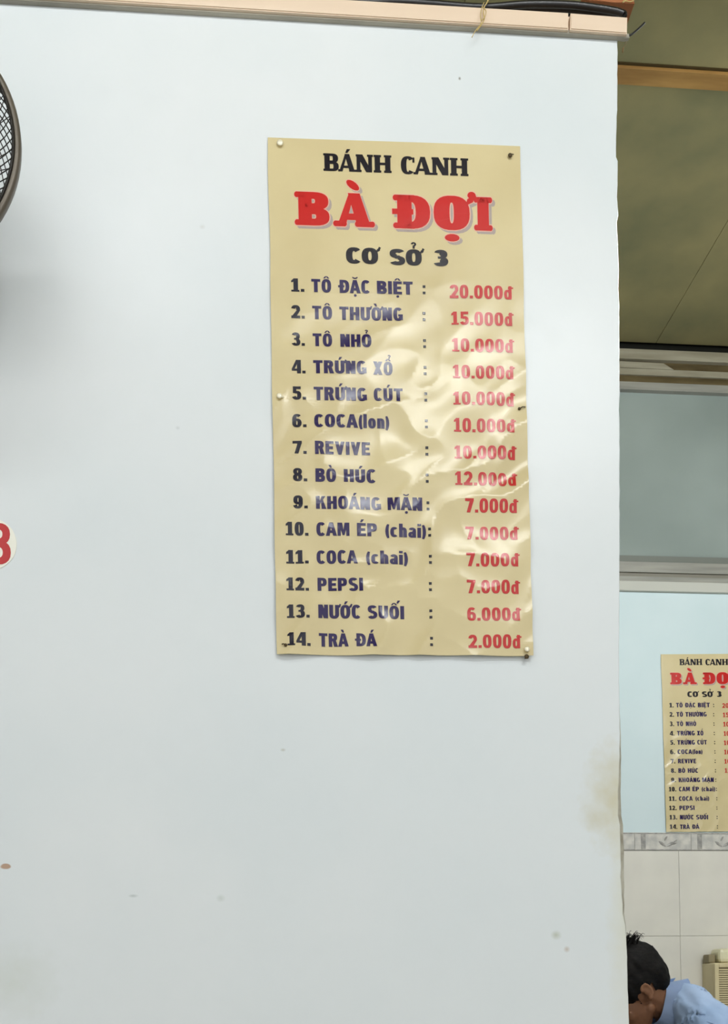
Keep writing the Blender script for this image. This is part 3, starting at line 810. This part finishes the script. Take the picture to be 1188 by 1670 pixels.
bm = bmesh.new(); lathe(bm, [(.0002, yc+.026), (.05, yc+.03), (.062, yc+.045), (.062, yc+.10), (.05, yc+.125), (.0002, yc+.130)], 36); fobj('motor', bm, M_fm)
bm = bmesh.new(); box(bm, (-.035, -.045, -.20), (.035, -.0, -.045), .006); box(bm, (-.018, yc+.06, -.14), (.018, -.03, -.10), .004); box(bm, (-.018, yc+.06, -.14), (.018, yc+.09, -.03), .004); fobj('wall_bracket', bm, M_fm, False)
bm = bmesh.new(); tube(bm, smooth_path([Vector((0, -.02, -.20)), Vector((.004, -.012, -.24)), Vector((.002, -.03, -.26)), Vector((0, -.01, -.22))], 4), .0012, 6); fobj('pull_cord', bm, M_string)

# ---------------------------------------------------------------- cream louvred appliance at the back right
YA = 4.60
ax0 = at(1166, 1600, YA).x; azt = at(1166, 1570, YA).z
ac = empty('louvred_box', (ax0+.2, YB-.007, azt-.3)); tag(ac, 'cream plastic box with horizontal louvres mounted on the tiled wall behind the bending person', 'appliance')
M_ac = mat('cream_plastic', (222, 206, 164), .4, .4); mottle(M_ac, (214, 198, 154), (228, 214, 174), 4, 3)
M_acd = mat('cream_plastic_dark', (146, 134, 102), .6)
AW, AD = .40, .142
def aobj(name, bm, m, sm=False): return bm_obj(name, bm, m, ac, org=ac.location)
rotA = Matrix.Rotation(math.radians(0), 4, 'Z')
bm = bmesh.new(); box(bm, (ax0, YA+.012, azt-.57), (ax0+AW, YA+AD, azt), .008); 
ab = aobj('housing', bm, M_ac)
bm = bmesh.new()
fr = .020
box(bm, (ax0, YA-.006, azt-.55), (ax0+fr, YA+.014, azt-.004), .003); box(bm, (ax0+AW-fr, YA-.006, azt-.55), (ax0+AW, YA+.014, azt-.004), .003)
box(bm, (ax0+fr, YA-.006, azt-.022), (ax0+AW-fr, YA+.014, azt-.004), .003); box(bm, (ax0+fr, YA-.006, azt-.55), (ax0+AW-fr, YA+.014, azt-.53), .003)
aobj('front_frame', bm, M_ac)
bm = bmesh.new(); box(bm, (ax0+fr, YA+.006, azt-.54), (ax0+AW-fr, YA+.013, azt-.02)); aobj('grille_back', bm, M_acd)
bm = bmesh.new()
box(bm, (-AW/2+fr, -.004, 0), (AW/2-fr, .008, .0068), .002); me_l = bpy.data.meshes.new('louvre'); bm.to_mesh(me_l); bm.free(); me_l.materials.append(M_ac)
for k in range(48):
    o = link('louvre', me_l, None, ac, Vector((ax0+AW/2, YA, azt-.036-.0102*k))-ac.location)
bm = bmesh.new(); box(bm, (ax0+.035, YA+.02, azt), (ax0+AW-.03, YA+.13, azt+.066), .018); aobj('top_cover', bm, mat('lid_cream', (232, 226, 190), .35))
bm = bmesh.new(); box(bm, (ax0-.004, YA+.05, azt-.001), (ax0+.03, YA+.12, azt+.040), .008); aobj('handle', bm, M_acd)

# ---------------------------------------------------------------- person leaning over a table behind the partition
YP = 3.0
ear = at(1056, 1624, YP)
M_skin = mat('skin', (124, 84, 58), .55, .25); mottle(M_skin, (116, 78, 54), (132, 92, 66), 12, 3)
M_shirt = mat('shirt', (168, 190, 222), .8, .2); mottle(M_shirt, (156, 180, 214), (178, 198, 228), 6, 4, bump=.5, bscale=16, bdist=.012)
M_collar = mat('collar_cloth', (186, 206, 236), .8, .2)  # shirt colour lightened to make up for the shade on the collar
M_hair = mat('hair', (12, 10, 10), .65, .15); mottle(M_hair, (8, 7, 7), (22, 18, 16), 30, 4, stretch=(1, 1, 4), bump=.5, bscale=120, bdist=.002)
hf = Vector((-math.cos(.72), 0, -math.sin(.72))); hu = Vector((-math.sin(.72), 0, math.cos(.72))); hs = Vector((0, -1, 0))   # forward, up, his left (towards viewer)
HC = ear + Vector((0, .074, 0)) + hu*.02 + hf*.0                      # centre of the skull between the ears
def H(f, u, s): return HC + hf*f + hu*u + hs*s
HR = Matrix((hf, hs, hu)).transposed()
person = empty('person', (ear.x+.5, YP+.1, 0)); tag(person, 'black-haired person in a light blue collared shirt bending forward, head down, at the bottom right', 'person')
def pobj(name, bm, m, sm=True): return bm_obj(name, bm, m, person, smooth=sm, org=person.location)
C7 = at(1118, 1622, YP) + Vector((0, .095, 0))
mid = C7.y
ShL = Vector((C7.x+.055, mid-.175, C7.z-.115)); ShR = Vector((C7.x+.055, mid+.175, C7.z-.115))
pel = Vector((C7.x+.42, mid, .85))
TZ = .75
def hand(bm, wr, d, side):
    """palm and five fingers resting on the table; d = pointing direction (horizontal)"""
    d = Vector(d).normalized(); lat = Vector((0, side, 0)); n = Vector((0, 0, 1))
    pc_ = wr+d*.05+n*-.004
    ellipsoid(bm, pc_, (.05, .040, .014), Matrix((d, Vector((-d.y, d.x, 0)), n)).transposed())
    L_ = Vector((-d.y, d.x, 0))*side
    for k, (o, ln) in enumerate(((.030, .070), (.010, .080), (-.010, .075), (-.029, .058))):
        b0 = pc_+d*.035+L_*o; b1 = b0+d*ln*.5+L_*o*.35+n*.006; b2 = b1+d*ln*.5+L_*o*.3-n*.012
        capsule(bm, b0, b1, .0088, .008); capsule(bm, b1, b2, .008, .0068)
    t0 = wr+d*.022+L_*.026; t1 = t0+d*.030+L_*.026; t2 = t1+d*.030+L_*.006-n*.004
    capsule(bm, t0, t1, .012, .010); capsule(bm, t1, t2, .010, .008)
bm = bmesh.new()
ellipsoid(bm, H(-.012, .032, 0), (.098, .076, .092), HR, 28)
ellipsoid(bm, H(.045, -.035, 0), (.052, .056, .078), HR)           # face
ellipsoid(bm, H(.055, -.088, 0), (.036, .038, .026), HR)           # chin and jaw
capsule(bm, H(.012, -.062, .038), H(.055, -.09, .024), .018, .014); capsule(bm, H(.012, -.062, -.038), H(.055, -.09, -.026), .016, .014)
capsule(bm, H(.088, .022, .03), H(.088, .022, -.03), .012, .012)    # brow
capsule(bm, H(.096, .005, 0), H(.112, -.028, 0), .008, .012)        # nose
ellipsoid(bm, H(.104, -.034, .010), (.009, .008, .007), HR); ellipsoid(bm, H(.104, -.034, -.010), (.009, .008, .007), HR)
capsule(bm, H(.094, -.056, .02), H(.094, -.056, -.02), .007, .007); capsule(bm, H(.091, -.066, .017), H(.091, -.066, -.017), .007, .007)
for sd in (1, -1):
    ellipsoid(bm, H(-.008, -.008, .076*sd), (.011, .007, .020), HR)
    er = [H(-.002+.014*math.cos(q)-.006, -.006+.022*math.sin(q), .081*sd) for q in [math.radians(d) for d in range(20, 261, 20)]]
    for a_, b_2 in zip(er, er[1:]): capsule(bm, a_, b_2, .0046, .0046)
    ellipsoid(bm, H(-.003, -.031, .078*sd), (.008, .007, .008), HR)
    ellipsoid(bm, H(.065, -.035, .042*sd), (.022, .018, .024), HR)
capsule(bm, H(-.022, -.03, 0), C7+Vector((-.01, 0, -.03)), .056, .062)
capsule(bm, C7+Vector((.02, 0, -.06)), C7+Vector((.12, 0, -.15)), .075, .10)
ch = C7.lerp(pel, .45)+Vector((-.02, 0, -.07))
capsule(bm, C7+Vector((.10, -.07, -.15)), ch+Vector((0, -.07, 0)), .10, .10); capsule(bm, C7+Vector((.10, .07, -.15)), ch+Vector((0, .07, 0)), .10, .10)
capsule(bm, ch+Vector((0, -.05, 0)), pel+Vector((0, -.06, 0)), .10, .105); capsule(bm, ch+Vector((0, .05, 0)), pel+Vector((0, .06, 0)), .10, .105)
arms = []
for sd, Sh in ((-1, ShL), (1, ShR)):
    el = Sh+Vector((-.13, sd*.06, -.20)); wr = Vector((Sh.x-.36, mid+sd*.17, TZ+.026))
    el.z = max(el.z, TZ+.10)
    arms.append((Sh, el, wr))
    capsule(bm, Sh+Vector((0, -sd*.06, .0)), Sh, .062, .056); capsule(bm, Sh, el, .050, .040); capsule(bm, el, wr, .040, .026)
    hand(bm, wr, (-1, sd*.05, 0), -sd)
    hip = pel+Vector((.0, sd*.09, -.03)); kn = Vector((pel.x-.06, mid+sd*.11, .49)); an = Vector((pel.x+.02, mid+sd*.11, .09))
    capsule(bm, hip, kn, .085, .055); capsule(bm, kn, an, .054, .038); capsule(bm, an, an+Vector((-.02, 0, -.03)), .038, .036)
    capsule(bm, an+Vector((.02, 0, -.045)), an+Vector((-.15, 0, -.060)), .036, .026)
body = pobj('body', bm, M_skin); remesh(body, .0042, 2)
# clothes
bm = bmesh.new()
def up(v, k): return v+Vector((0, 0, k))
capsule(bm, C7+Vector((.025, 0, -.045)), C7+Vector((.13, 0, -.15)), .080, .115)
for sd, Sh in ((-1, ShL), (1, ShR)):
    capsule(bm, C7+Vector((.03, sd*.05, -.03)), Sh, .062, .078)
    capsule(bm, C7+Vector((.10, sd*.075, -.15)), ch+Vector((0, sd*.075, -.03)), .110, .118)
    capsule(bm, ch+Vector((0, sd*.06, 0)), pel+Vector((-.02, sd*.07, .0)), .118, .125)
    _, el, wr = arms[0 if sd < 0 else 1]
    capsule(bm, Sh, Sh.lerp(el, .80), .076, .066)
shirt = pobj('shirt', bm, M_shirt); remesh(shirt, .006, 5)
for v in shirt.data.vertices:      # cloth folds
    p = v.co; n = v.normal
    k = noise.noise(Vector((p.x*9, p.y*16, p.z*7)))*.009 + (1-abs(noise.noise(Vector((p.x*14+p.z*9, p.y*10, p.z*10-p.x*7))))*2)*.009
    v.co = p + n*k
# collar: a folded band around the neck, standing at the back, and its leaf
def collar_ring(r0, r1, off0, off1, th, name):
    axis = (HC + hu*-.02 - (C7+Vector((0, 0, -.03)))).normalized()
    c0 = C7 + Vector((-.012, 0, -.035)); uu = Vector((0, 1, 0)); vv = axis.cross(uu).normalized()
    bm = bmesh.new(); n = 90; A, B = [], []
    for k in range(n):
        a = math.radians(28)+math.radians(304)*k/(n-1)       # open at the throat
        d = uu*math.sin(a)+vv*math.cos(a)*-1
        wob = .003*math.sin(5*a)
        A.append(bm.verts.new(c0+axis*off0+d*(r0+wob))); B.append(bm.verts.new(c0+axis*off1+d*(r1+wob)))
    for k in range(n-1): bm.faces.new((A[k], A[k+1], B[k+1], B[k]))
    bmesh.ops.solidify(bm, geom=bm.faces[:], thickness=th)
    return pobj(name, bm, M_collar, False)
collar_ring(.080, .068, -.03, .042, .003, 'collar_stand')
collar_ring(.070, .104, .046, -.022, .003, 'collar')
# shoulder seam on the near sleeve
bm = bmesh.new(); Sh, el, wr = arms[0]; dd = (el-Sh).normalized(); u1 = dd.orthogonal().normalized(); v1 = dd.cross(u1)
tube(bm, [Sh+dd*.005+(u1*math.cos(2*math.pi*k/40)+v1*math.sin(2*math.pi*k/40))*.0795 for k in range(41)], .0022, 6, cap=False); pobj('sleeve_seam', bm, M_shirt)
# trousers and shoes
M_tr = mat('trousers', (52, 54, 62), .8)
bm = bmesh.new()
for sd in (-1, 1):
    hip = pel+Vector((.0, sd*.08, -.02)); kn = Vector((pel.x-.06, mid+sd*.11, .49)); an = Vector((pel.x+.02, mid+sd*.11, .12))
    capsule(bm, pel+Vector((.01, sd*.05, .0)), hip, .122, .112); capsule(bm, hip, kn, .104, .074); capsule(bm, kn, an, .072, .058)
remesh(pobj('trousers', bm, M_tr), .009, 4)
for sd in (-1, 1):
    an = Vector((pel.x+.02, mid+sd*.11, .09)); bm = bmesh.new(); capsule(bm, an+Vector((.03, 0, -.045)), an+Vector((-.16, 0, -.055)), .045, .035)
    for v in bm.verts: v.co.z = max(v.co.z, .0)
    pobj('shoe', bm, M_black)
# hair: cap over the skull with tufts
bm = bmesh.new()
ellipsoid(bm, H(-.016, .047, 0), (.112, .088, .104), HR, 28)
ellipsoid(bm, H(-.060, .018, 0), (.068, .074, .068), HR, 20)
ellipsoid(bm, H(-.060, -.020, 0), (.052, .062, .040), HR, 20)
ellipsoid(bm, H(.045, .082, 0), (.058, .066, .050), HR, 20)
ellipsoid(bm, H(.030, .035, .070), (.018, .014, .045), HR, 12); ellipsoid(bm, H(.030, .035, -.070), (.018, .014, .045), HR, 12)
hair = pobj('hair', bm, M_hair); remesh(hair, .004, 3)
for v in hair.data.vertices:
    wco = v.co+person.location-HC; f, u, s = wco.dot(hf), wco.dot(hu), wco.dot(hs)
    # keep the face and the ears free
    k = noise.noise(Vector((f*60, s*60, u*30)))*.004+noise.noise(Vector((f*22, s*22, u*12)))*.006
    v.co += v.normal*k
bm = bmesh.new(); bm.from_mesh(hair.data)
dele = []
for v in bm.verts:
    wco = v.co+person.location-HC; f, u, s = wco.dot(hf), wco.dot(hu), wco.dot(hs)
    if (f > .060 and u < .035) or (f > .026 and u < -.015) or (f > -.034 and u < -.002-.0*f and abs(s) > .03 and f < .02) or u < -.052: dele.append(v)
bmesh.ops.delete(bm, geom=dele, context='VERTS'); bm.to_mesh(hair.data); bm.free()
# loose locks standing off the crown
bm = bmesh.new()
for k in range(260):
    a = random.uniform(-.35, 1.3); s = random.uniform(-.05, .055)
    base = H(-.016+.106*math.sin(-a*.9+.35), .047+.094*math.cos(-a*.9+.35), s)
    out = (base-HC).normalized(); d2 = (out*.35+Vector((random.uniform(-.1, 1.1), random.uniform(-.5, .5), random.uniform(-.15, .4)))).normalized()
    ln = random.uniform(.015, .050)
    tube(bm, smooth_path([base-out*.006, base+out*.008+d2*ln*.3, base+out*.012+d2*ln*.7-Vector((0, 0, ln*.12)), base+out*.010+d2*ln-Vector((0, 0, ln*.4))], 3), [.0014-.00012*q for q in range(10)], 4)
o = pobj('loose_hair', bm, M_hair); o['kind'] = 'stuff'
for sd in (1, -1):
    bm = bmesh.new(); ellipsoid(bm, H(.083, .004, .030*sd), (.011, .012, .010), HR); pobj('eye', bm, mat('eye_white', (220, 215, 208), .2))
    bm = bmesh.new(); capsule(bm, H(.099, .026, .018*sd), H(.094, .026, .046*sd), .004, .003); pobj('eyebrow', bm, M_hair)

# table under the hands (only its place behind the partition matters)
tx1 = arms[0][2].x+.10; tl = empty('table', (tx1-.45, mid, 0)); tag(tl, 'plain steel-topped table behind the partition, under the hands of the bending person', 'table')
M_st = mat('steel', (170, 172, 172), .35, .5, .8)
bm = bmesh.new(); box(bm, (tx1-.9, mid-.35, TZ-.03), (tx1, mid+.35, TZ), .005); bm_obj('table_top', bm, M_st, tl, org=tl.location)
for sx in (-.86, -.04):
    for sy in (-.31, .31):
        bm = bmesh.new(); tube(bm, [(tx1+sx, mid+sy, 0), (tx1+sx, mid+sy, TZ-.028)], .014, 12); bm_obj('leg', bm, M_st, tl, org=tl.location)

# ---------------------------------------------------------------- tube lamps (outside the frame, they light the room)
M_lh = mat('lamp_housing', (235, 235, 232), .5)
for i, (x, y, z, wt, ln) in enumerate(LAMPS):
    t = empty('tube_lamp', (x, y, z)); tag(t, ['tube lamp hanging above the fan and the left end of the partition', 'tube lamp hanging over the open front of the room', 'tube lamp hanging in the back part of the room'][i], 'lamp')
    bm = bmesh.new(); box(bm, (-ln/2-.03, -.03, .02), (ln/2+.03, .03, .06), .004); bm_obj('housing', bm, M_lh, t)
    bm = bmesh.new(); tube(bm, [(-ln/2, 0, .0), (ln/2, 0, .0)], .018, 12)
    bm_obj('tube', bm, mat('lamp_tube', (250, 254, 255), .5, emit=wt/(math.pi*2*math.pi*.018*ln)), t)
    for sx in (-1, 1):
        bm = bmesh.new(); tube(bm, [(sx*ln*.35, 0, .06), (sx*ln*.35, 0, ZC-z)], .003, 6); bm_obj('suspension_wire', bm, M_lh, t)
